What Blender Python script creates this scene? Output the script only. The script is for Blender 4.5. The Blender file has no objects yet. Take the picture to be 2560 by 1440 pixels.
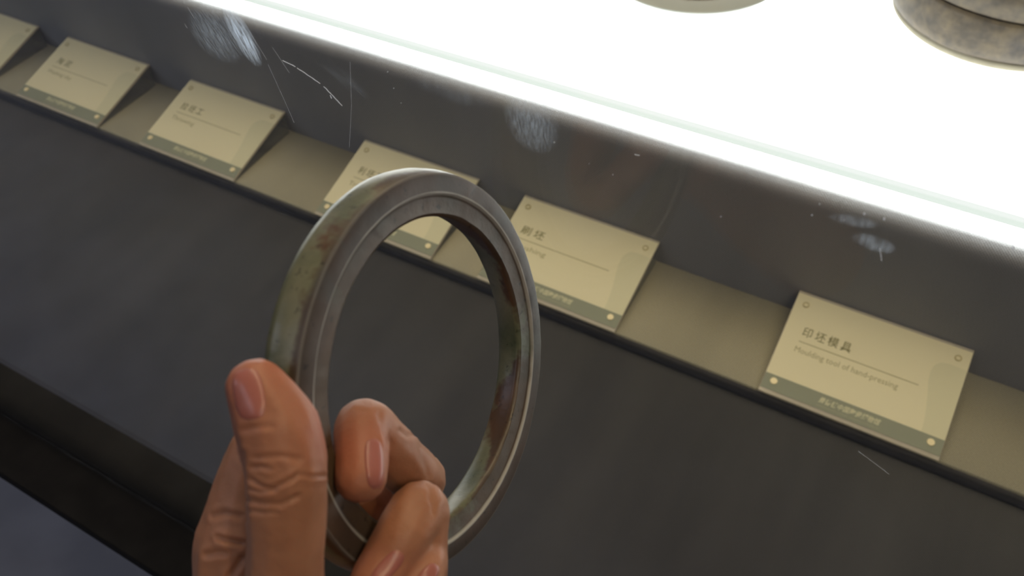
import bpy, bmesh, math, random
import numpy as np
from mathutils import Vector, Matrix, noise
from mathutils.bvhtree import BVHTree
MM = 0.001
random.seed(4)
scene = bpy.context.scene
# ------------------------------------------------------------------ camera
CAM = np.array([698.59, -525.54, 724.83])
ROT = np.array([[0.869672, 0.491271, -0.048194], [0.343117, -0.671802, -0.65647], [-0.354881, 0.554377, -0.752811]])
F = 2093.8
cam_data = bpy.data.cameras.new('camera')
cam = bpy.data.objects.new('camera', cam_data)
scene.collection.objects.link(cam)
cam_data.sensor_width = 36
cam_data.lens = F / 2560 * 36
m = Matrix([list(ROT[0]), list(-ROT[1]), list(-ROT[2])]).transposed().to_4x4()
m.translation = Vector(CAM * MM)
cam.matrix_world = m
cam_data.clip_start = 0.01
cam_data.dof.use_dof = True
cam_data.dof.focus_distance = 0.30
cam_data.dof.aperture_fstop = 21
scene.camera = cam
# ------------------------------------------------------------------ light and exposure
scene.view_settings.view_transform = 'Standard'
scene.view_settings.look = 'None'
scene.view_settings.exposure = 0.0
scene.view_settings.gamma = 1.0
scene.view_settings.use_curve_mapping = False
scene.cycles.use_adaptive_sampling = True
scene.cycles.adaptive_threshold = 0.03
scene.cycles.max_bounces = 5
scene.cycles.diffuse_bounces = 3
scene.cycles.glossy_bounces = 2
scene.cycles.transparent_max_bounces = 12
scene.cycles.caustics_reflective = False
scene.cycles.caustics_refractive = False
world = bpy.data.worlds.new('gallery_air')
scene.world = world
world.use_nodes = True
world.node_tree.nodes['Background'].inputs[0].default_value = (0.75, 0.8, 1.0, 1)
world.node_tree.nodes['Background'].inputs[1].default_value = 0.10

def area(name, loc, target, size, power, color, size_y=None):
    l = bpy.data.lights.new(name, 'AREA')
    l.energy = power
    l.color = color
    l.size = size
    if size_y:
        l.shape = 'RECTANGLE'
        l.size_y = size_y
    o = bpy.data.objects.new(name, l)
    o.location = loc
    o.rotation_euler = (Vector(target) - Vector(loc)).to_track_quat('-Z', 'Y').to_euler()
    scene.collection.objects.link(o)
    return o
# warm strip lamp in the roof of the display case, and dim unseen fill lights added in the gallery
area('case_lamp', (0.45, 0.22, 1.45), (0.30, 0.06, 0.0), 2.6, 14.0, (1.0, 0.80, 0.46), 0.06)
area('gallery_fill', (-0.6, -2.2, 2.6), (0.3, -0.3, 0.3), 1.2, 8.0, (0.78, 0.84, 1.0))
area('gallery_fill', (2.0, -1.2, 2.3), (0.6, -0.45, 0.5), 0.5, 5.5, (1.0, 0.88, 0.76))
area('gallery_fill', (-2.0, -1.7, 1.6), (-1.8, -1.25, -0.9), 0.5, 9.0, (0.72, 0.80, 1.0))  # added to brighten the floor that the pane's left side reflects

# ------------------------------------------------------------------ helpers
def link(o):
    scene.collection.objects.link(o)
    return o
def mesh_obj(name, bm_or_me, mat, parent=None, smooth=False):
    if isinstance(bm_or_me, bmesh.types.BMesh):
        me = bpy.data.meshes.new(name)
        bm_or_me.to_mesh(me)
        bm_or_me.free()
    else:
        me = bm_or_me
    if mat and not me.materials:
        me.materials.append(mat)
    if smooth:
        me.polygons.foreach_set('use_smooth', [True] * len(me.polygons))
    o = link(bpy.data.objects.new(name, me))
    if parent:
        o.parent = parent
    return o
def tag(o, label, cat, group=None):
    o['label'] = label
    o['category'] = cat
    if group:
        o['group'] = group
    return o
def structure(o):
    o['kind'] = 'structure'
    return o
def srgb(r, g, b):
    f = lambda c: (c / 255 / 12.92) if c <= 10 else ((c / 255 + 0.055) / 1.055) ** 2.4
    return (f(r), f(g), f(b), 1)
def box_bm(x0, x1, y0, y1, z0, z1, bevel=0, bm=None, seg=2):
    own = bm is None
    bm = bm or bmesh.new()
    r = bmesh.ops.create_cube(bm, size=1)
    for v in r['verts']:
        v.co = Vector((x0 + (v.co.x + .5) * (x1 - x0), y0 + (v.co.y + .5) * (y1 - y0), z0 + (v.co.z + .5) * (z1 - z0))) * MM
    if bevel:
        es = {e for v in r['verts'] for e in v.link_edges}
        bmesh.ops.bevel(bm, geom=list(es), offset=bevel * MM, segments=seg, profile=.5, affect='EDGES')
    return bm
def extrude_profile(prof, x0, x1, close=False, nx=1):
    """profile of (y,z) mm extruded along x, uv in metres"""
    bm = bmesh.new()
    uvl = bm.loops.layers.uv.new('UVMap')
    s = [0]
    P = list(prof) + ([prof[0]] if close else [])
    for a, b in zip(P, P[1:]):
        s.append(s[-1] + math.dist(a, b))
    xs = [x0 + (x1 - x0) * i / nx for i in range(nx + 1)]
    rows = [[bm.verts.new(Vector((x, p[0], p[1])) * MM) for p in prof] for x in xs]
    n = len(prof)
    for i in range(nx):
        for j in range(n if close else n - 1):
            k = (j + 1) % n
            f = bm.faces.new((rows[i][j], rows[i][k], rows[i + 1][k], rows[i + 1][j]))
            uv = [(xs[i], s[j]), (xs[i], s[j + 1]), (xs[i + 1], s[j + 1]), (xs[i + 1], s[j])]
            for l, q in zip(f.loops, uv):
                l[uvl].uv = (q[0] * MM, q[1] * MM)
            f.smooth = True
    if close:
        bm.faces.new(rows[0])
        bm.faces.new(rows[-1])
    bmesh.ops.recalc_face_normals(bm, faces=bm.faces)
    return bm
def arc(cy, cz, r, a0, a1, n=8):
    return [(cy + r * math.cos(math.radians(a0 + (a1 - a0) * i / n)), cz + r * math.sin(math.radians(a0 + (a1 - a0) * i / n))) for i in range(n + 1)]

class NT:
    def __init__(s, name):
        s.m = bpy.data.materials.new(name)
        s.m.use_nodes = True
        s.t = s.m.node_tree
        s.b = s.t.nodes['Principled BSDF']
        s.out = s.t.nodes['Material Output']
    def n(s, typ, **kw):
        nd = s.t.nodes.new(typ)
        for k, v in kw.items():
            if k.startswith('i_'):
                key = k[2:]
                key = int(key) if key.isdigit() else key
                nd.inputs[key].default_value = v
            else:
                setattr(nd, k, v)
        return nd
    def l(s, a, b):
        s.t.links.new(a, b)
    def math(s, op, a, b=None, c=None):
        nd = s.n('ShaderNodeMath', operation=op)
        for i, v in enumerate((a, b, c)):
            if v is None:
                continue
            if isinstance(v, (int, float)):
                nd.inputs[i].default_value = v
            else:
                s.l(v, nd.inputs[i])
        return nd.outputs[0]
    def mix(s, fac, a, b):
        nd = s.n('ShaderNodeMix', data_type='RGBA')
        for i, v in ((0, fac), (6, a), (7, b)):
            if isinstance(v, (int, float, tuple)):
                nd.inputs[i].default_value = v
            else:
                s.l(v, nd.inputs[i])
        return nd.outputs[2]
    def ramp(s, fac, stops):
        nd = s.n('ShaderNodeValToRGB')
        e = nd.color_ramp.elements
        while len(e) < len(stops):
            e.new(0.5)
        for el, (p, c) in zip(e, stops):
            el.position = p
            el.color = c
        s.l(fac, nd.inputs[0])
        return nd.outputs[0]
    def noise(s, vec, scale, detail=3, rough=.5):
        nd = s.n('ShaderNodeTexNoise')
        nd.inputs['Scale'].default_value = scale
        nd.inputs['Detail'].default_value = detail
        nd.inputs['Roughness'].default_value = rough
        if vec is not None:
            s.l(vec, nd.inputs['Vector'])
        return nd.outputs[0]
    def bump(s, h, strength, dist):
        nd = s.n('ShaderNodeBump')
        nd.inputs['Strength'].default_value = strength
        nd.inputs['Distance'].default_value = dist
        s.l(h, nd.inputs['Height'])
        s.l(nd.outputs[0], s.b.inputs['Normal'])

def fabric(name, dark, light, period=2.2, contrast=1.0, streak=0.0):
    s = NT(name)
    uv = s.n('ShaderNodeUVMap').outputs[0]
    sx = s.n('ShaderNodeSeparateXYZ')
    s.l(uv, sx.inputs[0])
    k = 2 * math.pi / (period * MM)
    jit = s.noise(uv, 60, 3)
    u = s.math('MULTIPLY', sx.outputs[0], k)
    v = s.math('MULTIPLY', sx.outputs[1], k)
    j = s.math('MULTIPLY', jit, 5.0)
    a = s.math('SINE', s.math('ADD', s.math('ADD', u, v), j))
    b = s.math('SINE', s.math('SUBTRACT', s.math('MULTIPLY', u, 1.15), s.math('MULTIPLY', v, .8)))
    w = s.math('MULTIPLY_ADD', s.math('MULTIPLY', s.math('ADD', a, 1.0), s.math('ADD', b, 1.0)), .25, 0.0)
    grain = s.noise(uv, 900, 2)
    mp = s.n('ShaderNodeMapping')
    mp.inputs['Scale'].default_value = (7, 1.0, 1)
    s.l(uv, mp.inputs[0])
    blot = s.noise(mp.outputs[0], 2.2 if streak else .8, 3)
    f = s.math('ADD', s.math('MULTIPLY', w, .55 * contrast), s.math('MULTIPLY', grain, .45))
    f = s.math('ADD', f, s.math('MULTIPLY', s.math('SUBTRACT', blot, .5), .5 + streak))
    col = s.ramp(f, [(0.0, dark), (1.0, light)])
    s.l(col, s.b.inputs['Base Color'])
    s.b.inputs['Roughness'].default_value = .9
    s.b.inputs['Specular IOR Level'].default_value = .15
    s.b.inputs['Sheen Weight'].default_value = .12
    s.bump(s.math('ADD', w, s.math('MULTIPLY', grain, .4)), .6, .0005)
    return s.m
def plain(name, col, rough=.5, metal=0, spec=.5, noise_amt=0, nscale=40):
    s = NT(name)
    s.b.inputs['Base Color'].default_value = col
    s.b.inputs['Roughness'].default_value = rough
    s.b.inputs['Metallic'].default_value = metal
    s.b.inputs['Specular IOR Level'].default_value = spec
    if noise_amt:
        tc = s.n('ShaderNodeTexCoord').outputs['Object']
        nz = s.noise(tc, nscale, 4)
        d = tuple(c * (1 - noise_amt) for c in col[:3]) + (1,)
        s.l(s.ramp(nz, [(.35, d), (.65, col)]), s.b.inputs['Base Color'])
    return s.m
def emit(name, col, strength):
    s = NT(name)
    s.b.inputs['Base Color'].default_value = (.8, .8, .8, 1)
    s.b.inputs['Emission Color'].default_value = col
    s.b.inputs['Emission Strength'].default_value = strength
    s.b.inputs['Roughness'].default_value = .3
    return s.m
def schlick(s, f0):
    lw = s.n('ShaderNodeLayerWeight')
    lw.inputs[0].default_value = .5
    p = s.math('POWER', lw.outputs['Facing'], 5.0)
    return s.math('MULTIPLY_ADD', p, 1 - f0, f0)
def clear(name, tint, ior=1.49, rough=0.0, base=None, basefac=0.0):
    """thin clear sheet: transparent body with fresnel gloss"""
    s = NT(name)
    tr = s.n('ShaderNodeBsdfTransparent')
    tr.inputs[0].default_value = tint
    gl = s.n('ShaderNodeBsdfGlossy')
    gl.inputs['Roughness'].default_value = rough
    fr = schlick(s, .04)
    mx = s.n('ShaderNodeMixShader')
    s.l(fr, mx.inputs[0])
    s.l(tr.outputs[0], mx.inputs[1])
    s.l(gl.outputs[0], mx.inputs[2])
    last = mx.outputs[0]
    if base:
        df = s.n('ShaderNodeBsdfDiffuse')
        df.inputs[0].default_value = base
        m2 = s.n('ShaderNodeMixShader')
        m2.inputs[0].default_value = basefac
        s.l(last, m2.inputs[1])
        s.l(df.outputs[0], m2.inputs[2])
        last = m2.outputs[0]
    s.l(last, s.out.inputs[0])
    return s.m

M = {}
M['riser'] = fabric('charcoal_weave', (.135, .135, .155, 1), (.49, .48, .49, 1), 2.8, 1.1)
M['ledge'] = fabric('lamplit_beige_weave', (.11, .10, .072, 1), (.80, .72, .50, 1), 2.4, 1.2)  # lamplight on the ledge put into a paler, warmer weave colour
M['deck'] = fabric('dark_weave', (.016, .0145, .0135, 1), (.070, .063, .057, 1), 2.2, .8, .5)
M['black'] = plain('black_metal', (.006, .006, .006, 1), .6, noise_amt=.4)
M['frame'] = plain('black_frame', (.012, .0105, .010, 1), .8, spec=.1, noise_amt=.3)
M['floor'] = plain('gallery_floor', (.33, .325, .36, 1), .5, noise_amt=.2, nscale=6)
M['wall'] = plain('gallery_wall', (.10, .09, .085, 1), .8, noise_amt=.2, nscale=3)
M['lightbox'] = emit('backlit_opal_panel', (.97, 1.0, .99, 1), 3.2)
M['edge'] = emit('bright_glass_edge', (.95, 1.0, .95, 1), 15)
M['line'] = emit('glass_border', (.90, 1.0, .93, 1), .90)
M['line2'] = emit('glass_border_inner', (.95, 1.0, .97, 1), .97)
M['acrylic'] = clear('clear_acrylic', (.93, .94, .93, 1), 1.49, .05, (.5, .5, .48, 1), .16)
M['acrylic_edge'] = clear('acrylic_edge', (.8, .8, .72, 1), 1.49, .1, (.85, .75, .6, 1), .5)
for k in ('line', 'line2'):
    M[k].node_tree.nodes['Principled BSDF'].inputs['Base Color'].default_value = (.1, .1, .1, 1)
    M[k].node_tree.nodes['Principled BSDF'].inputs['Specular IOR Level'].default_value = .1
M['paper'] = plain('cream_card', srgb(232, 222, 186), .75, spec=.2)
M['vase'] = plain('pale_sage_print', srgb(220, 213, 178), .75, spec=.2)
M['band'] = plain('sage_print', srgb(146, 148, 128), .75, spec=.2)
M['ink'] = plain('grey_ink', srgb(138, 132, 96), .8, spec=.1)
M['ink2'] = plain('pale_ink', srgb(166, 159, 120), .8, spec=.1)
M['inkw'] = plain('white_ink', srgb(212, 206, 172), .8, spec=.1)
M['inkw2'] = plain('faint_white_ink', srgb(170, 168, 142), .8, spec=.1)
M['stud'] = plain('cream_stud', srgb(246, 228, 180), .35)
M['studring'] = plain('pale_stud_ring', srgb(190, 176, 130), .4)

# ------------------------------------------------------------------ the case: structure
X0, X1 = -2300, 1900
D, H = 122.8, 184.8
floor = structure(mesh_obj('floor', box_bm(-4500, 4500, -4500, 4500, -960, -900), M['floor']))
structure(mesh_obj('wall_back', box_bm(-4500, 4500, 1400, 1460, -900, 2700), M['wall']))
structure(mesh_obj('wall_front', box_bm(-4500, 4500, -4460, -4400, -900, 2700), M['wall']))
structure(mesh_obj('wall_left', box_bm(-4560, -4500, -4500, 1460, -900, 2700), M['wall']))
# plinth body of the case
case = link(bpy.data.objects.new('display_case', None))
case.location = (0, 0, -.9)
tag(case, 'long museum display case with dark woven fabric steps and a glowing white top step', 'display case')
def part(name, bm, mat, smooth=False, par=case):
    o = mesh_obj(name, bm, mat, None, smooth)
    if par:
        o.parent = par
        o.matrix_parent_inverse = Matrix.Translation((-par.location.x, -par.location.y, -par.location.z))
    return o
part('plinth', box_bm(X0, X1, -300, 1380, -899, -47), M['black'])
# lower deck: fabric board with a rounded front lip
lip = arc(-365, -30, 15, 180, 90, 8)
deck_prof = [(-380, -46)] + lip + [(-3, -15), (-3, -46)]
part('lower_deck', extrude_profile(deck_prof, X0, X1, True), M['deck'])
# fascia strip between deck and ledge with a small rolled edge
fp = [(-2.5, -15)] + arc(0.5, -4, 3, 180, 60, 5) + [(3.2, -3), (3.2, -15)]
part('ledge_fascia', extrude_profile(fp, X0, X1, True), M['deck'])
part('label_ledge', extrude_profile([(3.6, -46), (3.6, -1.2), (5, 0), (D - 1, 0), (D - 1, -46)], X0, X1, True), M['ledge'])
rp = [(D, -46), (D, 2), (D - 3, 40), (D - 5, 146), (D - 5, 154), (D - 4.4, 158), (D - 2.6, 161.6), (D + .5, 164.6), (D + 4.5, 167.2), (D + 10.2, 170.4), (D + 10.2, -46)]
part('riser_board', extrude_profile(rp, X0, X1, True), M['riser'])
# backlit top step: opal panel, with a clear glass sheet whose front edge glows
lb = link(bpy.data.objects.new('light_box', None))
lb.location = (0, .6, -.046)
tag(lb, 'glowing white backlit top step with bright glass edge behind the dark riser', 'light box')
part('glass_edge', box_bm(X0, X1, 133.4, 143, 169.6, 178.5, .6), M['edge'], par=lb)
part('border_strip', box_bm(X0, X1, 143, 152, -45, 178.5), M['line'], par=lb)
part('border_strip', box_bm(X0, X1, 152, 160, -45, 178.5), M['line2'], par=lb)
part('opal_panel', box_bm(X0, X1, 160, 1150, -45, 178.5), M['lightbox'], par=lb)
part('back_panel', box_bm(X0, X1, 1160, 1200, -46, 1500), M['riser'])
part('unseen_case_roof', box_bm(X0, X1, -400, 1200, 1505, 1540), plain('pale_bounce_paint', (.5, .5, .52, 1), .8))  # unseen roof, made pale to bounce soft fill into the case
# base frame that holds the glass
part('base_frame', box_bm(X0, X1, -433, -381, -66, -36, 1.5), M['frame'])

# ------------------------------------------------------------------ glass pane with smears and scratches
GY = -382.0
GK = (525.54 - 384.6) / 134.54
gx = lambda x: 698.59 + (x - 698.59) * GK
gz = lambda z: 724.83 + (z - 724.83) * GK
def smear_material():
    s = NT('greasy_smear')
    tc = s.n('ShaderNodeTexCoord').outputs['Object']
    sx = s.n('ShaderNodeSeparateXYZ')
    s.l(tc, sx.inputs[0])
    mask = None
    # smears: (x,z centre mm, half sizes, tilt, strength, streak scale)
    smears = [(532.5, 603.5, 4.6, 9.5, 16, .48, 800), (522, 601, 11, 9, 25, .11, 1100), (621, 605, 7.5, 9.5, 4, .12, 1500),
              (699, 601, 4.5, 2.2, 0, .14, 300), (694, 605, 5, 1.6, 10, .10, 300), (599, 607, 12, 4, 0, .03, 200), (566, 600, 3.0, 8, 60, .02, 300)]
    for (cx, cz, hx, hz, tilt, st, sc) in smears:
        cx, cz, hx, hz = gx(cx), gz(cz), hx * GK, hz * GK
        a = math.radians(tilt)
        dx = s.math('SUBTRACT', sx.outputs[0], cx * MM)
        dz = s.math('SUBTRACT', sx.outputs[2], cz * MM)
        u = s.math('ADD', s.math('MULTIPLY', dx, math.cos(a) / (hx * MM)), s.math('MULTIPLY', dz, math.sin(a) / (hx * MM)))
        v = s.math('SUBTRACT', s.math('MULTIPLY', dz, math.cos(a) / (hz * MM)), s.math('MULTIPLY', dx, math.sin(a) / (hz * MM)))
        r = s.math('ADD', s.math('MULTIPLY', u, u), s.math('MULTIPLY', v, v))
        fall = s.math('MAXIMUM', s.math('SUBTRACT', 1.0, r), 0.0)
        cb = s.n('ShaderNodeCombineXYZ')
        s.l(s.math('MULTIPLY', u, hx * MM * sc * 1.6), cb.inputs[0])
        s.l(s.math('MULTIPLY', v, hz * MM * sc * .22), cb.inputs[1])
        nz = s.noise(cb.outputs[0], 1.0, 4, .65)
        nz = s.math('MAXIMUM', s.math('MULTIPLY_ADD', nz, 4.2, -1.55), 0.0)
        t = s.math('MULTIPLY', s.math('MULTIPLY', fall, nz), st)
        mask = t if mask is None else s.math('ADD', mask, t)
    tr = s.n('ShaderNodeBsdfTransparent')
    df = s.n('ShaderNodeBsdfTranslucent')
    df.inputs[0].default_value = (.62, .72, .9, 1)
    m2 = s.n('ShaderNodeMixShader')
    s.l(mask, m2.inputs[0])
    s.l(tr.outputs[0], m2.inputs[1])
    s.l(df.outputs[0], m2.inputs[2])
    s.l(m2.outputs[0], s.out.inputs[0])
    return s.m
pane = mesh_obj('glass_pane', box_bm(X0, X1, GY - 2.5, GY, -35.5, 1500), clear('clear_glass', (.972, .982, .977, 1), 1.5, .02, (.6, .7, .9, 1), .002))
tag(pane, 'tall clear scratched glass front pane of the display case', 'glass')
# scratches: thin slivers lying on the outer face of the pane
mesh_obj('smear', box_bm(gx(504), gx(714), GY - 2.60, GY - 2.53, gz(585), gz(620)), smear_material(), pane)
def scratch_bm(pts, w, bm, y=GY - 2.76):
    pts = [(gx(p[0]), gz(p[1])) for p in pts]
    for (a, b) in zip(pts, pts[1:]):
        d = Vector((b[0] - a[0], 0, b[1] - a[1]))
        if d.length == 0:
            continue
        nrm = Vector((-d.z, 0, d.x)).normalized()
        w0 = w * random.uniform(.5, 1.1)
        w1 = w * random.uniform(.5, 1.1)
        A, B = Vector((a[0], y, a[1])), Vector((b[0], y, b[1]))
        vs = [A + nrm * w0, B + nrm * w1, B - nrm * w1, A - nrm * w0]
        f = [bm.verts.new(q * MM) for q in vs]
        g = [bm.verts.new((q + Vector((0, .12, 0))) * MM) for q in vs]
        bm.faces.new(f)
        bm.faces.new(g[::-1])
        for i in range(4):
            bm.faces.new((f[i], g[i], g[(i + 1) % 4], f[(i + 1) % 4]))
def wander(a, b, n, amp):
    o = []
    for i in range(n + 1):
        t = i / n
        o.append((a[0] + (b[0] - a[0]) * t + random.uniform(-amp, amp), a[1] + (b[1] - a[1]) * t + random.uniform(-amp, amp)))
    return o
def scratch_mat(name, alpha, col=(.85, .87, .95, 1)):
    s = NT(name)
    tr = s.n('ShaderNodeBsdfTransparent')
    df = s.n('ShaderNodeBsdfTranslucent')
    df.inputs[0].default_value = col
    d2 = s.n('ShaderNodeBsdfDiffuse')
    d2.inputs[0].default_value = col
    ad = s.n('ShaderNodeMixShader')
    s.l(df.outputs[0], ad.inputs[1])
    s.l(d2.outputs[0], ad.inputs[2])
    mx = s.n('ShaderNodeMixShader')
    mx.inputs[0].default_value = alpha
    s.l(tr.outputs[0], mx.inputs[1])
    s.l(ad.outputs[0], mx.inputs[2])
    s.l(mx.outputs[0], s.out.inputs[0])
    return s.m
SD = scratch_mat('dust_white', .95)
SM, SF = scratch_mat('scratch_white', .6), scratch_mat('scratch_faint', .13)
def scratch(segs, w, mat, nm='scratch'):
    bm = bmesh.new()
    for sgm in segs:
        scratch_bm(sgm, w, bm)
    o = mesh_obj(nm, bm, mat, pane)
    return o
scratch([wander((545.4, 599.6), (549.5, 598.8), 4, .08), wander((550, 598.6), (557, 595.8), 9, .08), wander((558, 595.2), (563, 590.6), 8, .1)], .11, SM)
scratch([wander((559.6, 592.9), (559.8, 591.9), 2, .03)], .12, SM)
scratch([wander((569.4, 606), (566.5, 592), 8, .01), wander((566.5, 592), (561.9, 576), 8, .01)], .045, SF)
scratch([wander((539.3, 596.6), (541.8, 583), 8, .02), wander((541.8, 583), (542.6, 578), 4, .02)], .06, SF)
scratch([wander((536, 606), (539.4, 598), 5, .05), wander((543, 603), (546.6, 596), 5, .05)], .06, SF)
scratch([wander((514.5, 607.6), (515.6, 604.5), 3, .03), wander((510.5, 601.5), (511.0, 600.2), 2, .03)], .1, SF)
scratch([wander((713.9, 531.6), (717.5, 529.8), 5, .1), wander((717.5, 529.8), (723, 527.2), 6, .08)], .1, SF)
scratch([wander((700.4, 600.3), (701.6, 597.2), 3, .03)], .05, SM)
scratch([wander((646.8, 604.7), (648.0, 604.9), 2, .02)], .06, SM)
def fleck(x, z, r, a):
    bm = bmesh.new()
    n = 7
    vs, ws = [], []
    for i in range(n):
        t = i / n * 2 * math.pi
        rr_ = 1.25 * r * random.uniform(.75, 1.15)
        p = Vector((rr_ * .55 * math.cos(t), 0, rr_ * math.sin(t)))
        p = Matrix.Rotation(a, 3, 'Y') @ p + Vector((gx(x), GY - 2.66, gz(z)))
        vs.append(bm.verts.new(p * MM))
        ws.append(bm.verts.new((p + Vector((0, -.12, 0))) * MM))
    bm.faces.new(vs)
    bm.faces.new(ws[::-1])
    for i in range(n):
        bm.faces.new((vs[i], ws[i], ws[(i + 1) % n], vs[(i + 1) % n]))
    return mesh_obj('dust_fleck', bm, SD, pane)
for x, z, r in ((695.4, 607.7, .26), (699.1, 607.9, .28), (721.3, 610.4, .30), (686.9, 606.7, .17), (686.1, 603.3, .15), (692.3, 604.6, .12),
                (711.5, 611.3, .16), (581, 606.5, .14), (582, 602, .14), (583.5, 598, .13), (627, 601, .12), (636, 598, .10), (642, 597, .1), (668, 595, .12)):
    fleck(x, z, r, random.uniform(-.8, .2))

# ------------------------------------------------------------------ label stands
W_, HC, TH, YF, ZF = 175.0, 122.0, 0.25875, 1.5, 4.6
AT = 3.4   # thickness of the acrylic face
def wedge_frame(x):
    """matrix from card plane (u, v, n) mm to world metres"""
    ct, st = math.cos(TH), math.sin(TH)
    return Matrix(((1, 0, 0, x), (0, ct, -st, YF), (0, st, ct, ZF), (0, 0, 0, 1)))
LOCAL = wedge_frame(0)
def local_bm(bm):
    for v in bm.verts:
        c = LOCAL @ (v.co / MM)
        v.co = c * MM
    return bm
def rbox(u0, u1, v0, v1, n0, n1, bev=0, seg=1):
    return local_bm(box_bm(u0, u1, v0, v1, n0, n1, bev, None, seg))
def disc(u, v, n0, n1, r, r_in=0, n=20):
    bm = bmesh.new()
    lo = []; hi = []; li = []; hi_ = []
    for i in range(n):
        c, s_ = math.cos(2 * math.pi * i / n), math.sin(2 * math.pi * i / n)
        lo.append(bm.verts.new(Vector((u + r * c, v + r * s_, n0)) * MM))
        hi.append(bm.verts.new(Vector((u + r * .93 * c, v + r * .93 * s_, n1)) * MM))
        if r_in:
            hi_.append(bm.verts.new(Vector((u + r_in * c, v + r_in * s_, n1)) * MM))
            li.append(bm.verts.new(Vector((u + r_in * c, v + r_in * s_, n0)) * MM))
    for i in range(n):
        j = (i + 1) % n
        bm.faces.new((lo[i], lo[j], hi[j], hi[i]))
        if r_in:
            bm.faces.new((hi[i], hi[j], hi_[j], hi_[i]))
            bm.faces.new((hi_[i], hi_[j], li[j], li[i]))
    if not r_in:
        bm.faces.new(hi)
        bm.faces.new(lo[::-1])
    return local_bm(bm)
def text_mesh(txt, size, width=None, spacing=1.0, u=0, v=0, n=0, shear=0, bold=0):
    cu = bpy.data.curves.new('txt', 'FONT')
    cu.body = txt
    cu.size = size * MM
    cu.space_character = spacing
    cu.extrude = .05 * MM
    cu.offset = bold * MM
    cu.shear = shear
    cu.resolution_u = 2
    o = bpy.data.objects.new('txt', cu)
    link(o)
    bpy.context.view_layer.update()
    me = bpy.data.meshes.new_from_object(o.evaluated_get(bpy.context.evaluated_depsgraph_get()))
    bpy.data.objects.remove(o)
    a = np.empty(len(me.vertices) * 3)
    me.vertices.foreach_get('co', a)
    a = a.reshape(-1, 3) / MM
    if len(a):
        mn, mx = a.min(0), a.max(0)
        if width:
            a[:, 0] = (a[:, 0] - mn[0]) * width / (mx[0] - mn[0])
        else:
            a[:, 0] -= mn[0]
        a[:, 1] -= mn[1]
        a += [u, v, n]
        L = np.array(LOCAL)
        a = (a @ L[:3, :3].T + L[:3, 3]) * MM
        me.vertices.foreach_set('co', a.ravel())
    me.materials.clear()
    me.update()
    return me
TOP = AT - 1.0   # paper sits just under the face of the acrylic
def make_stand(title, tw, sub, sw, first=True):
    t = link(bpy.data.objects.new('label_stand', None))
    P = lambda name, bm, mat: mesh_obj(name, bm, mat, t)
    # clear sheet in front with its back wedge
    P('acrylic_face', rbox(0, W_, -1.5, HC, -3.0, 0, .4), M['acrylic_edge'])
    yb = YF + HC * math.cos(TH)
    prof = [(YF + 6, .2), (yb - 2, .2), (yb - 2, ZF + HC * math.sin(TH) - 6.0), (YF + 8, ZF - 1.0)]
    P('wedge_foot', extrude_profile(prof, 1.5, W_ - 1.5, True), M['acrylic'])
    P('card', rbox(.6, W_ - .6, 20, HC - 3.2, .05, .45), M['paper'])
    P('footer_band', rbox(.6, W_ - .6, 2.8, 20, .05, .45), M['band'])
    # pale vase silhouette at the right
    pts = [(W_ - .8, 97.5), (166, 98), (158, 98.5), (150, 97), (145, 91), (143.5, 84), (144.5, 73), (147, 62), (149.5, 50), (151.5, 38), (152.5, 28), (152.6, 20.2), (W_ - .8, 20.2)]
    bm = bmesh.new()
    a = [bm.verts.new(Vector((q[0], q[1], .46)) * MM) for q in pts]
    b = [bm.verts.new(Vector((q[0], q[1], .52)) * MM) for q in pts]
    bm.faces.new(b)
    for i in range(len(pts)):
        j = (i + 1) % len(pts)
        bm.faces.new((a[i], b[i], b[j], a[j]))
    bmesh.ops.recalc_face_normals(bm, faces=bm.faces)
    P('vase_print', local_bm(bm), M['vase'])
    mesh_obj('title_text', text_mesh(title, 12.5, tw, 1.45, 19, 71.5, .52, bold=.1), M['ink'], t)
    P('rule_line', rbox(18.6, 137.6, 64.6, 65.5, .46, .56), M['ink2'])
    mesh_obj('subtitle_text', text_mesh(sub, 9.2, sw, 1.0, 17.8, 50.5, .52), M['ink2'], t)
    mesh_obj('museum_name', text_mesh('景德镇中国陶瓷博物馆', 7.0, 60, 1.05, 57, 9.3, .5, .25, .15), M['inkw'], t)
    mesh_obj('museum_name', text_mesh('JINGDEZHEN CHINA CERAMICS MUSEUM', 2.6, 60, 1.0, 56.5, 5.0, .5), M['inkw2'], t)
    for (u, v) in ((11, 13.2), (163.5, 13.2)):
        P('stud', disc(u, v, .4, 1.5, 3.7), M['stud'])
    for (u, v) in ((11.7, 107.4), (163.3, 107.8)):
        P('stud', disc(u, v, .4, 1.2, 3.6, 2.2), M['studring'])
    return t
XS = [-739.9, -495.8, -236.2, 75.1, 314.4, 649.3]
INFO = [('揉泥', 26, 'Kneading', 42), ('淘泥', 30, 'Washing clay', 52), ('拉坯工', 40, 'Throwing', 42),
        ('利坯刀具', 50, 'Trimming tools', 66), ('刷坯', 30, 'Brushing', 44), ('印坯模具', 49.5, 'Moulding tool of hand-pressing', 103)]
LAB = ['cream label card on a wedge stand, cut off by the left edge of the photo',
       "cream label card on a wedge stand, second from the photo's left edge",
       'cream label card on a wedge stand, third along, left of the ring top',
       'cream label card on a clear wedge stand, directly behind the top of the held ring',
       'cream label card on a clear wedge stand, just right of the held ring',
       'nearest and sharpest cream label card, printed 印坯模具 above Moulding tool of hand-pressing']
for x, (a, tw, b, sw), lab in zip(XS, INFO, LAB):
    st = make_stand(a, tw, b, sw)
    st.location = (x * MM, 0, 0)
    tag(st, lab, 'label', 'label stands along the ledge')

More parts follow.
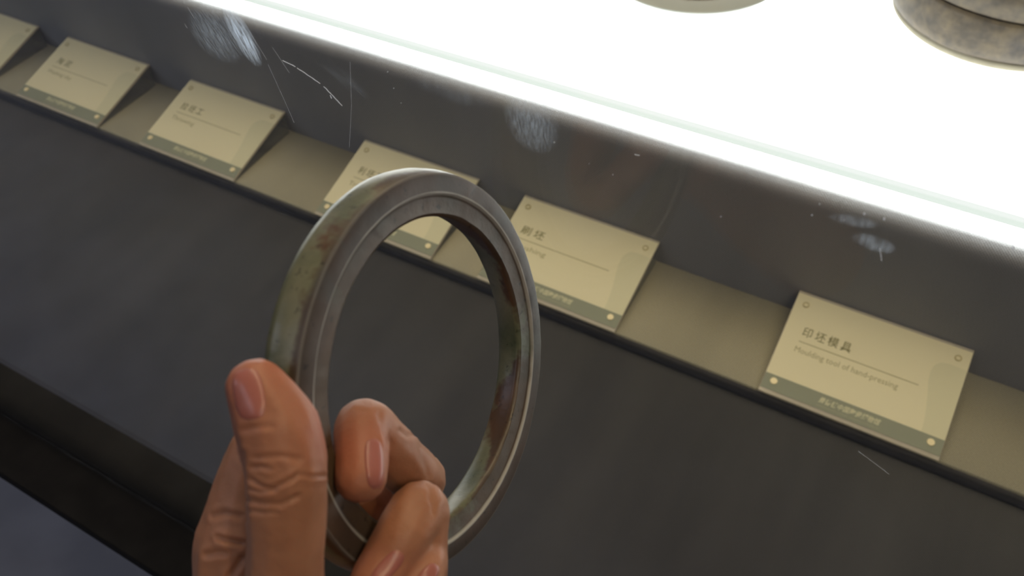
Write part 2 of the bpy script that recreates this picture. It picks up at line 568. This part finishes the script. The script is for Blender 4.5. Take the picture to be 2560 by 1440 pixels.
# ------------------------------------------------------------------ exhibits on the light box
def lathe(prof, n=96, wob=0):
    bm = bmesh.new()
    rows = []
    for r, z in prof:
        if r < 1e-6:
            rows.append([bm.verts.new(Vector((0, 0, z)) * MM)])
            continue
        row = []
        for i in range(n):
            t = 2 * math.pi * i / n
            q = r + (wob * noise.noise(Vector((math.cos(t) * 2, math.sin(t) * 2, z * .03))) if wob else 0)
            row.append(bm.verts.new(Vector((q * math.cos(t), q * math.sin(t), z)) * MM))
        rows.append(row)
    for a, b in zip(rows, rows[1:]):
        for i in range(n):
            j = (i + 1) % n
            if len(a) == 1 and len(b) == 1:
                continue
            if len(a) == 1:
                bm.faces.new((a[0], b[i], b[j]))
            elif len(b) == 1:
                bm.faces.new((a[i], a[j], b[0]))
            else:
                bm.faces.new((a[i], a[j], b[j], b[i]))
    bmesh.ops.recalc_face_normals(bm, faces=bm.faces)
    return bm
def stone_mat():
    s = NT('mottled_brown_clay')
    tc = s.n('ShaderNodeTexCoord').outputs['Object']
    n1 = s.noise(tc, 22, 6, .6)
    n2 = s.noise(tc, 75, 5, .65)
    c1 = s.ramp(n1, [(.3, (.036, .029, .023, 1)), (.5, (.09, .068, .04, 1)), (.7, (.06, .05, .042, 1))])
    c2 = s.ramp(n2, [(.35, (.018, .014, .011, 1)), (.5, (.085, .065, .042, 1)), (.72, (.20, .15, .08, 1))])
    s.l(s.mix(.45, c1, c2), s.b.inputs['Base Color'])
    s.b.inputs['Roughness'].default_value = .55
    s.bump(n2, .5, .002)
    return s.m
ST = stone_mat()
CR = plain('cream_clay', (.30, .27, .19, 1), .6, noise_amt=.15, nscale=60)
LBZ = 178.7
mould = link(bpy.data.objects.new('clay_mould', None))
mould.location = (.738, .500, LBZ * MM)
tag(mould, 'round mottled brown clay mould with a cream foot on the light box, top right corner', 'mould')
mesh_obj('foot', lathe([(0, 0), (117, 0), (120, 3), (121, 10), (110, 11), (0, 11)]), CR, mould, True)
mesh_obj('body', lathe([(0, 10.5), (113, 10.5), (119, 8.5), (124, 14), (127, 24), (127, 40), (125.5, 53), (124, 57), (0, 57)], 128, 1.0), ST, mould, True)
mesh_obj('upper_body', lathe([(0, 58.2), (122.5, 58.2), (124.5, 60), (123, 80), (116, 110), (100, 140), (70, 160), (30, 168), (0, 169)], 128, 1.2), ST, mould, True)
dish = link(bpy.data.objects.new('porcelain_dish', None))
dish.location = (.389, .436, LBZ * MM)
tag(dish, 'white porcelain dish with a brown centre on the light box, top of the photo', 'dish')
WP = plain('pale_grey_glaze', (.42, .44, .41, 1), .3)
BR = plain('brown_glaze', (.30, .12, .05, 1), .3, noise_amt=.5, nscale=30)
mesh_obj('body', lathe([(0, 0), (96, 0), (98, 2), (108, 8), (113, 13), (114, 15), (112, 16), (84, 12.5), (78, 11.5), (0, 11.5)]), WP, dish, True)
mesh_obj('glazed_centre', lathe([(0, 11.6), (78, 11.6), (80, 13.2), (77, 13.6), (0, 13)]), BR, dish, True)

# ------------------------------------------------------------------ points given by viewing direction and distance
def at(px, py, depth):
    q = np.array([(px - 1280) / F * depth, (py - 720) / F * depth, depth])
    return Vector((q @ ROT + CAM))          # mm
def dirw(v):
    return Vector(np.array(v) @ ROT)

# ------------------------------------------------------------------ the ring
RS = 48.0 / 36.0
rc = Vector((np.array([-15.40, 15.23, 154.29]) * RS) @ ROT + CAM)
rn = dirw((1.634, .089, -1.0)).normalized()
ru = rn.cross(Vector((0, 0, 1))).normalized()
rv = rn.cross(ru)
prof = [(36.0, 3.3), (35.6, 3.42), (33.0, 3.5), (32.5, 3.42), (32.2, 3.0), (31.6, 2.85), (28.9, 2.6), (28.35, 2.2), (28.3, 1.4), (28.7, -.5), (29.0, -2.6), (29.6, -3.4),
        (31, -3.7), (34.5, -3.7), (36.1, -3.5), (36.8, -2.9), (36.95, -1.6), (36.8, .6), (36.4, 2.2)]
def ring_mesh():
    bm = bmesh.new()
    N = 360
    rows = []
    n = len(prof)
    for i in range(N):
        t = 2 * math.pi * i / N
        d = ru * math.cos(t) + rv * math.sin(t)
        row = []
        for k, (r, a) in enumerate(prof):
            p = Vector((math.cos(t) * 6, math.sin(t) * 6, k * .35))
            wob = .10 * noise.noise(p) + .18 * noise.noise(Vector((math.cos(t) * 1.7, math.sin(t) * 1.7, 3)))
            rr_ = (r + wob) * RS
            row.append(bm.verts.new((d * rr_ + rn * (a + .06 * noise.noise(p * 1.7)) * RS) * MM))
        rows.append(row)
    for i in range(N):
        j = (i + 1) % N
        for k in range(n):
            l = (k + 1) % n
            bm.faces.new((rows[i][k], rows[j][k], rows[j][l], rows[i][l]))
    bmesh.ops.recalc_face_normals(bm, faces=bm.faces)
    return bm
def ring_mat():
    s = NT('stained_grey_green_stone')
    tc = s.n('ShaderNodeTexCoord').outputs['Object']
    n1 = s.noise(tc, 55, 5, .6)
    n2 = s.noise(tc, 28, 5, .65)
    n3 = s.noise(tc, 420, 4, .6)
    dt0 = s.n('ShaderNodeVectorMath', operation='DOT_PRODUCT')
    dt0.inputs[1].default_value = tuple(rn)
    s.l(tc, dt0.inputs[0])
    ax0 = dt0.outputs['Value']
    base = s.ramp(n1, [(.3, (.06, .07, .038, 1)), (.5, (.13, .125, .075, 1)), (.7, (.19, .17, .11, 1))])
    rust = s.ramp(s.noise(tc, 60, 3), [(.3, (.022, .012, .007, 1)), (.7, (.09, .036, .016, 1))])
    n2 = s.math('ADD', n2, s.math('MULTIPLY', ax0, 26.0))
    fac = s.ramp(n2, [(.465, (0, 0, 0, 1)), (.52, (1, 1, 1, 1))])
    # distance along the ring's own axis: the flat face is darker, grey stone
    dt = s.n('ShaderNodeVectorMath', operation='DOT_PRODUCT')
    dt.inputs[1].default_value = tuple(rn)
    s.l(tc, dt.inputs[0])
    ax = s.math('ADD', dt.outputs['Value'], s.math('MULTIPLY', s.math('SUBTRACT', n1, .5), .004))
    face = s.n('ShaderNodeMapRange')
    face.inputs['From Min'].default_value = 2.1 * RS * MM
    face.inputs['From Max'].default_value = 3.2 * RS * MM
    s.l(ax, face.inputs[0])
    grey = s.ramp(n1, [(.3, (.034, .028, .024, 1)), (.7, (.062, .052, .044, 1))])
    c = s.mix(face.outputs[0], base, grey)
    c = s.mix(s.math('MULTIPLY', fac, s.math('MULTIPLY_ADD', face.outputs[0], -.45, .9)), c, rust)
    pit = s.ramp(n3, [(.30, (.02, .015, .01, 1)), (.38, (1, 1, 1, 1))])
    mm = s.n('ShaderNodeMix', data_type='RGBA', blend_type='MULTIPLY')
    mm.inputs[0].default_value = .6
    s.l(c, mm.inputs[6])
    s.l(pit, mm.inputs[7])
    # edge highlights painted in pale along the two raised rims of the face
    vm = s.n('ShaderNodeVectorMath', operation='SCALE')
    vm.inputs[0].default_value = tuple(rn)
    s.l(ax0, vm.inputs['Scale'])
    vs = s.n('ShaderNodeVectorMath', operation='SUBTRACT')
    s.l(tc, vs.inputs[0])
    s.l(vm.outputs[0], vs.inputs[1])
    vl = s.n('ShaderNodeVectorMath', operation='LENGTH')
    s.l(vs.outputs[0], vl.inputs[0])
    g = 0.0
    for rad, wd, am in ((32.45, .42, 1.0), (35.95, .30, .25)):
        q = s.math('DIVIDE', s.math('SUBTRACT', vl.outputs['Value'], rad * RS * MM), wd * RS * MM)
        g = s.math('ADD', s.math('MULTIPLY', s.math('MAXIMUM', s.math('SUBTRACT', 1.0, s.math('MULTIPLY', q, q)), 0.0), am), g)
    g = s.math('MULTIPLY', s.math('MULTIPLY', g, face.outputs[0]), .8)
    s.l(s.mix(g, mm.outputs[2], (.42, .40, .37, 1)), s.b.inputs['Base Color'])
    s.l(s.math('MULTIPLY_ADD', face.outputs[0], .18, .34), s.b.inputs['Roughness'])
    s.b.inputs['Specular IOR Level'].default_value = .42
    h = s.math('ADD', s.math('MULTIPLY', n3, .5), s.noise(tc, 120, 3))
    s.bump(h, .25, .0007)
    return s.m
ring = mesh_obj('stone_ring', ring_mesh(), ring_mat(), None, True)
_ne = np.zeros(len(ring.data.edges), bool)
for e in ring.data.edges:
    if e.vertices[0] % len(prof) == e.vertices[1] % len(prof) and e.vertices[0] % len(prof) in (0, 3, 6, 11):
        e.use_edge_sharp = True
ring.location = rc * MM
tag(ring, 'grey-green stone ring with rust-brown stains held upright between thumb and fingers', 'ring')

# ------------------------------------------------------------------ the hand
chains = {
 'thumb': [(641, 969, 159, 5.9), (668, 1015, 159, 7.0), (694, 1072, 159, 8.0), (712, 1140, 159.5, 8.25), (717, 1210, 160, 8.1), (716, 1290, 161, 7.8), (714, 1400, 164, 7.7), (712, 1540, 170, 9), (715, 1720, 180, 13)],
 'index': [(903, 1195, 177, 5.6), (905, 1120, 182, 6.2), (908, 1066, 188, 6.5), (955, 1105, 194, 6.7), (1008, 1162, 201, 6.9), (1046, 1200, 209, 7.1), (1036, 1196, 222, 7.1), (980, 1225, 238, 7.8), (840, 1290, 238, 8.5), (700, 1290, 212, 9.5), (640, 1230, 194, 9.6)],
 'index_base': [(650, 1130, 186, 7.0), (640, 1190, 186, 8.6), (628, 1290, 187, 10.6), (626, 1365, 188, 12.5), (632, 1480, 190, 13), (650, 1620, 194, 14)],
 'middle': [(935, 1455, 180, 5.7), (975, 1395, 183, 6.3), (1014, 1325, 185, 6.5), (1050, 1277, 190, 6.8), (1048, 1330, 191, 6.7), (1046, 1400, 192, 6.8), (1015, 1540, 195, 7.2), (860, 1620, 203, 9), (700, 1560, 198, 10)],
 'ring_finger': [(1000, 1560, 183, 5.6), (1032, 1480, 184, 6.0), (1052, 1412, 188, 6.3), (1050, 1450, 192, 6.5), (1010, 1570, 197, 7.2), (860, 1660, 206, 9), (700, 1620, 200, 10)],
 'little_finger': [(990, 1660, 189, 5.0), (1040, 1610, 196, 5.6), (1052, 1560, 204, 5.9), (1030, 1600, 212, 6.6), (880, 1720, 214, 8), (700, 1680, 204, 10)],
 'palm': [(690, 1560, 186, 13), (740, 1680, 190, 17), (830, 1750, 200, 18), (740, 1850, 205, 22), (700, 2000, 208, 24), (660, 2250, 214, 23), (620, 2600, 222, 24), (540, 3300, 240, 30), (430, 4200, 262, 36)],
 'palm_edge': [(700, 1560, 204, 13), (720, 1750, 215, 17), (700, 2000, 216, 20)],
}
HK = 48.0 / 49.0
def hand_mesh():
    bm = bmesh.new()
    for pts in chains.values():
        P = [(at(x, y, d * HK), r * HK) for x, y, d, r in pts]
        # densify with catmull-rom
        Q = []
        for i in range(len(P) - 1):
            p0 = P[max(i - 1, 0)]; p1 = P[i]; p2 = P[i + 1]; p3 = P[min(i + 2, len(P) - 1)]
            L = (p2[0] - p1[0]).length
            k = max(2, int(L / 1.4)) if L < 60 else 20
            for j in range(k):
                t = j / k
                h = lambda a, b, c, d: .5 * ((2 * b) + (c - a) * t + (2 * a - 5 * b + 4 * c - d) * t * t + (3 * b - a - 3 * c + d) * t ** 3)
                Q.append((Vector([h(p0[0][q], p1[0][q], p2[0][q], p3[0][q]) for q in range(3)]), h(p0[1], p1[1], p2[1], p3[1])))
        Q.append(P[-1])
        for c, r in Q:
            bmesh.ops.create_icosphere(bm, subdivisions=2 if r < 16 else 3, radius=r, matrix=Matrix.Translation(c))
    me = bpy.data.meshes.new('hand')
    bm.to_mesh(me)
    bm.free()
    o = link(bpy.data.objects.new('hand', me))
    md = o.modifiers.new('r', 'REMESH')
    md.mode = 'VOXEL'
    md.voxel_size = .62
    m2 = o.modifiers.new('s', 'SMOOTH')
    m2.factor = .5
    m2.iterations = 7
    bpy.context.view_layer.update()
    me2 = bpy.data.meshes.new_from_object(o.evaluated_get(bpy.context.evaluated_depsgraph_get()))
    o.modifiers.clear()
    o.data = me2
    return o
hand = hand_mesh()
me = hand.data
nv = len(me.vertices)
co = np.empty(nv * 3); me.vertices.foreach_get('co', co); co = co.reshape(-1, 3)
no = np.empty(nv * 3); me.vertices.foreach_get('normal', no); no = no.reshape(-1, 3)
cc = (co - CAM) @ ROT.T
px = 1280 + F * cc[:, 0] / cc[:, 2]
py = 720 + F * cc[:, 1] / cc[:, 2]
dep = cc[:, 2]
facing = (no @ ROT[2]) < 0.15
def seg_dist(x0, y0, x1, y1):
    dx, dy = x1 - x0, y1 - y0
    t = np.clip(((px - x0) * dx + (py - y0) * dy) / (dx * dx + dy * dy), 0, 1)
    return np.hypot(px - x0 - t * dx, py - y0 - t * dy)
disp = np.zeros(nv)
def crease(pts, w, depth, dmin, dmax):
    d = np.full(nv, 1e9)
    for a, b in zip(pts, pts[1:]):
        d = np.minimum(d, seg_dist(*a, *b))
    sel = facing & (dep > dmin) & (dep < dmax)
    global disp
    disp -= np.where(sel, depth * np.exp(-(d / w) ** 2), 0)
    # soft shoulders beside the crease
    disp += np.where(sel, .30 * depth * np.exp(-((d - 2.2 * w) / (1.2 * w)) ** 2), 0)
T = (140, 172)
crease([(632, 1168), (655, 1166), (672, 1172)], 5, .45, *T)
crease([(628, 1198), (650, 1216), (680, 1222), (715, 1205), (738, 1192)], 5, .55, *T)
crease([(625, 1222), (650, 1230), (690, 1226)], 4, .5, *T)
crease([(740, 1183), (780, 1192), (822, 1190)], 4, .35, *T)
crease([(640, 1145), (700, 1140), (750, 1150)], 6, .25, *T)
crease([(618, 1250), (645, 1258), (700, 1262), (745, 1240)], 6, .35, *T)
crease([(622, 1276), (650, 1282), (690, 1280)], 5, .28, *T)
crease([(606, 1075), (640, 1068), (680, 1066)], 7, .25, *T)
crease([(606, 1130), (612, 1240), (614, 1300)], 5, .3, *T)
G = (170, 200)
crease([(548, 1345), (575, 1352), (605, 1358)], 6, .7, *G)
crease([(515, 1388), (540, 1382), (560, 1384)], 7, .6, *G)
crease([(605, 1395), (590, 1420), (575, 1440)], 7, .7, *G)
crease([(530, 1290), (560, 1282), (600, 1290)], 7, .35, *G)
crease([(1000, 1075), (1020, 1090), (1040, 1083)], 5, .4, 175, 215)
crease([(950, 1035), (962, 1070), (975, 1110)], 7, .3, 175, 215)
crease([(1052, 1115), (1058, 1150), (1070, 1190)], 7, .25, 180, 215)
crease([(1040, 1262), (1052, 1272), (1066, 1268)], 4, .4, 180, 215)
crease([(1072, 1220), (1082, 1270), (1078, 1300)], 7, .25, 180, 215)
# gentle lumps so the flesh is not tubular
lump = np.array([noise.noise(Vector(c) * .11) * .35 + noise.noise(Vector(c) * .35) * .09 for c in co])
co = co + no * (disp + lump)[:, None]
base_loc = at(700, 1900, 205)
me.vertices.foreach_set('co', ((co - np.array(base_loc)) * MM).ravel())
me.update()
hand.location = base_loc * MM
def skin_mat():
    s = NT('skin')
    tc = s.n('ShaderNodeTexCoord').outputs['Object']
    n1 = s.noise(tc, 60, 4, .55)
    n2 = s.noise(tc, 900, 3, .6)
    at_ = s.n('ShaderNodeAttribute')
    at_.attribute_name = 'flush'
    c = s.ramp(n1, [(.3, (.27, .112, .058, 1)), (.7, (.37, .168, .095, 1))])
    c = s.mix(s.math('MULTIPLY', at_.outputs['Fac'], .75), c, (.36, .085, .05, 1))
    s.l(c, s.b.inputs['Base Color'])
    s.b.inputs['Roughness'].default_value = .5
    s.b.inputs['Specular IOR Level'].default_value = .35
    s.b.inputs['Subsurface Weight'].default_value = .25
    s.b.inputs['Subsurface Radius'].default_value = (1.0, .35, .2)
    s.b.inputs['Subsurface Scale'].default_value = .003
    vor = s.n('ShaderNodeTexVoronoi')
    vor.inputs['Scale'].default_value = 1500
    s.l(tc, vor.inputs['Vector'])
    s.bump(s.math('ADD', n2, s.math('MULTIPLY', vor.outputs[0], .5)), .18, .0003)
    return s.m
me.materials.append(skin_mat())
me.polygons.foreach_set('use_smooth', [True] * len(me.polygons))
# blood-flushed skin at the finger ends and over the joint pads (colour of the skin itself)
fl = np.zeros(nv)
for (x, y, d, r) in ((630, 960, 158, 9), (760, 1090, 157, 6), (885, 1150, 176, 9), (935, 1455, 180, 9), (1010, 1560, 184, 9)):
    c = np.array(at(x, y, d))
    fl += np.exp(-(((co - c) ** 2).sum(1)) / (r * r))
attr = me.attributes.new('flush', 'FLOAT', 'POINT')
attr.data.foreach_set('value', np.clip(fl, 0, 1).astype(np.float32))
tag(hand, 'bare left hand seen from its thumb side, thumb up, gripping the stone ring', 'hand')
# nails: curved plates that follow the finger surface
bvh = BVHTree.FromPolygons([Vector(v) for v in co], [list(p.vertices) for p in me.polygons])
def nail(name, cx, cy, hw, hl, rot, lift=.28, sq=3.0, sink=.55):
    bm = bmesh.new()
    NU, NV = 17, 21
    a = math.radians(rot)
    grid = {}
    eye = Vector(CAM)
    for i in range(NU):
        for j in range(NV):
            u = -1 + 2 * i / (NU - 1)
            v = -1 + 2 * j / (NV - 1)
            # squircle mapping
            k = (abs(u) ** sq + abs(v) ** sq) ** (1 / sq)
            mxx = max(abs(u), abs(v))
            s_ = mxx / k if k > 1e-6 else 1
            uu, vv = u * s_, v * s_
            x = cx + (uu * hw) * math.cos(a) - (vv * hl) * math.sin(a)
            y = cy + (uu * hw) * math.sin(a) + (vv * hl) * math.cos(a)
            d = (at(x, y, 100) - eye).normalized()
            hit = bvh.ray_cast(eye, d)
            if hit[0] is None:
                continue
            e = mxx ** 8
            grid[i, j] = hit[0] + hit[1] * (lift * (1 - e) - sink * e)
    vt = {k: bm.verts.new((p - base_loc) * MM) for k, p in grid.items()}
    for i in range(NU - 1):
        for j in range(NV - 1):
            q = [(i, j), (i + 1, j), (i + 1, j + 1), (i, j + 1)]
            if all(k in vt for k in q):
                ps = [grid[k] for k in q]
                if max((ps[0] - p).length for p in ps) < 4:
                    bm.faces.new([vt[k] for k in q])
    for v in [v for v in bm.verts if not v.link_faces]:
        bm.verts.remove(v)
    bmesh.ops.smooth_vert(bm, verts=[v for v in bm.verts if not v.is_boundary], factor=.5, use_axis_x=True, use_axis_y=True, use_axis_z=True)
    o = mesh_obj(name, bm, NM, hand, True)
    return o
def nail_mat():
    s = NT('fingernail')
    s.b.inputs['Base Color'].default_value = (.33, .11, .085, 1)
    s.b.inputs['Roughness'].default_value = .33
    s.b.inputs['Subsurface Weight'].default_value = .3
    s.b.inputs['Subsurface Radius'].default_value = (1, .4, .3)
    s.b.inputs['Subsurface Scale'].default_value = .002
    return s.m
NM = nail_mat()
nail('thumb_nail', 622, 985, 46, 76, -10)
nail('fingernail', 936, 1160, 28, 74, -4)
nail('fingernail', 968, 1420, 26, 62, 42)
nail('fingernail', 1062, 1450, 24, 56, 38)
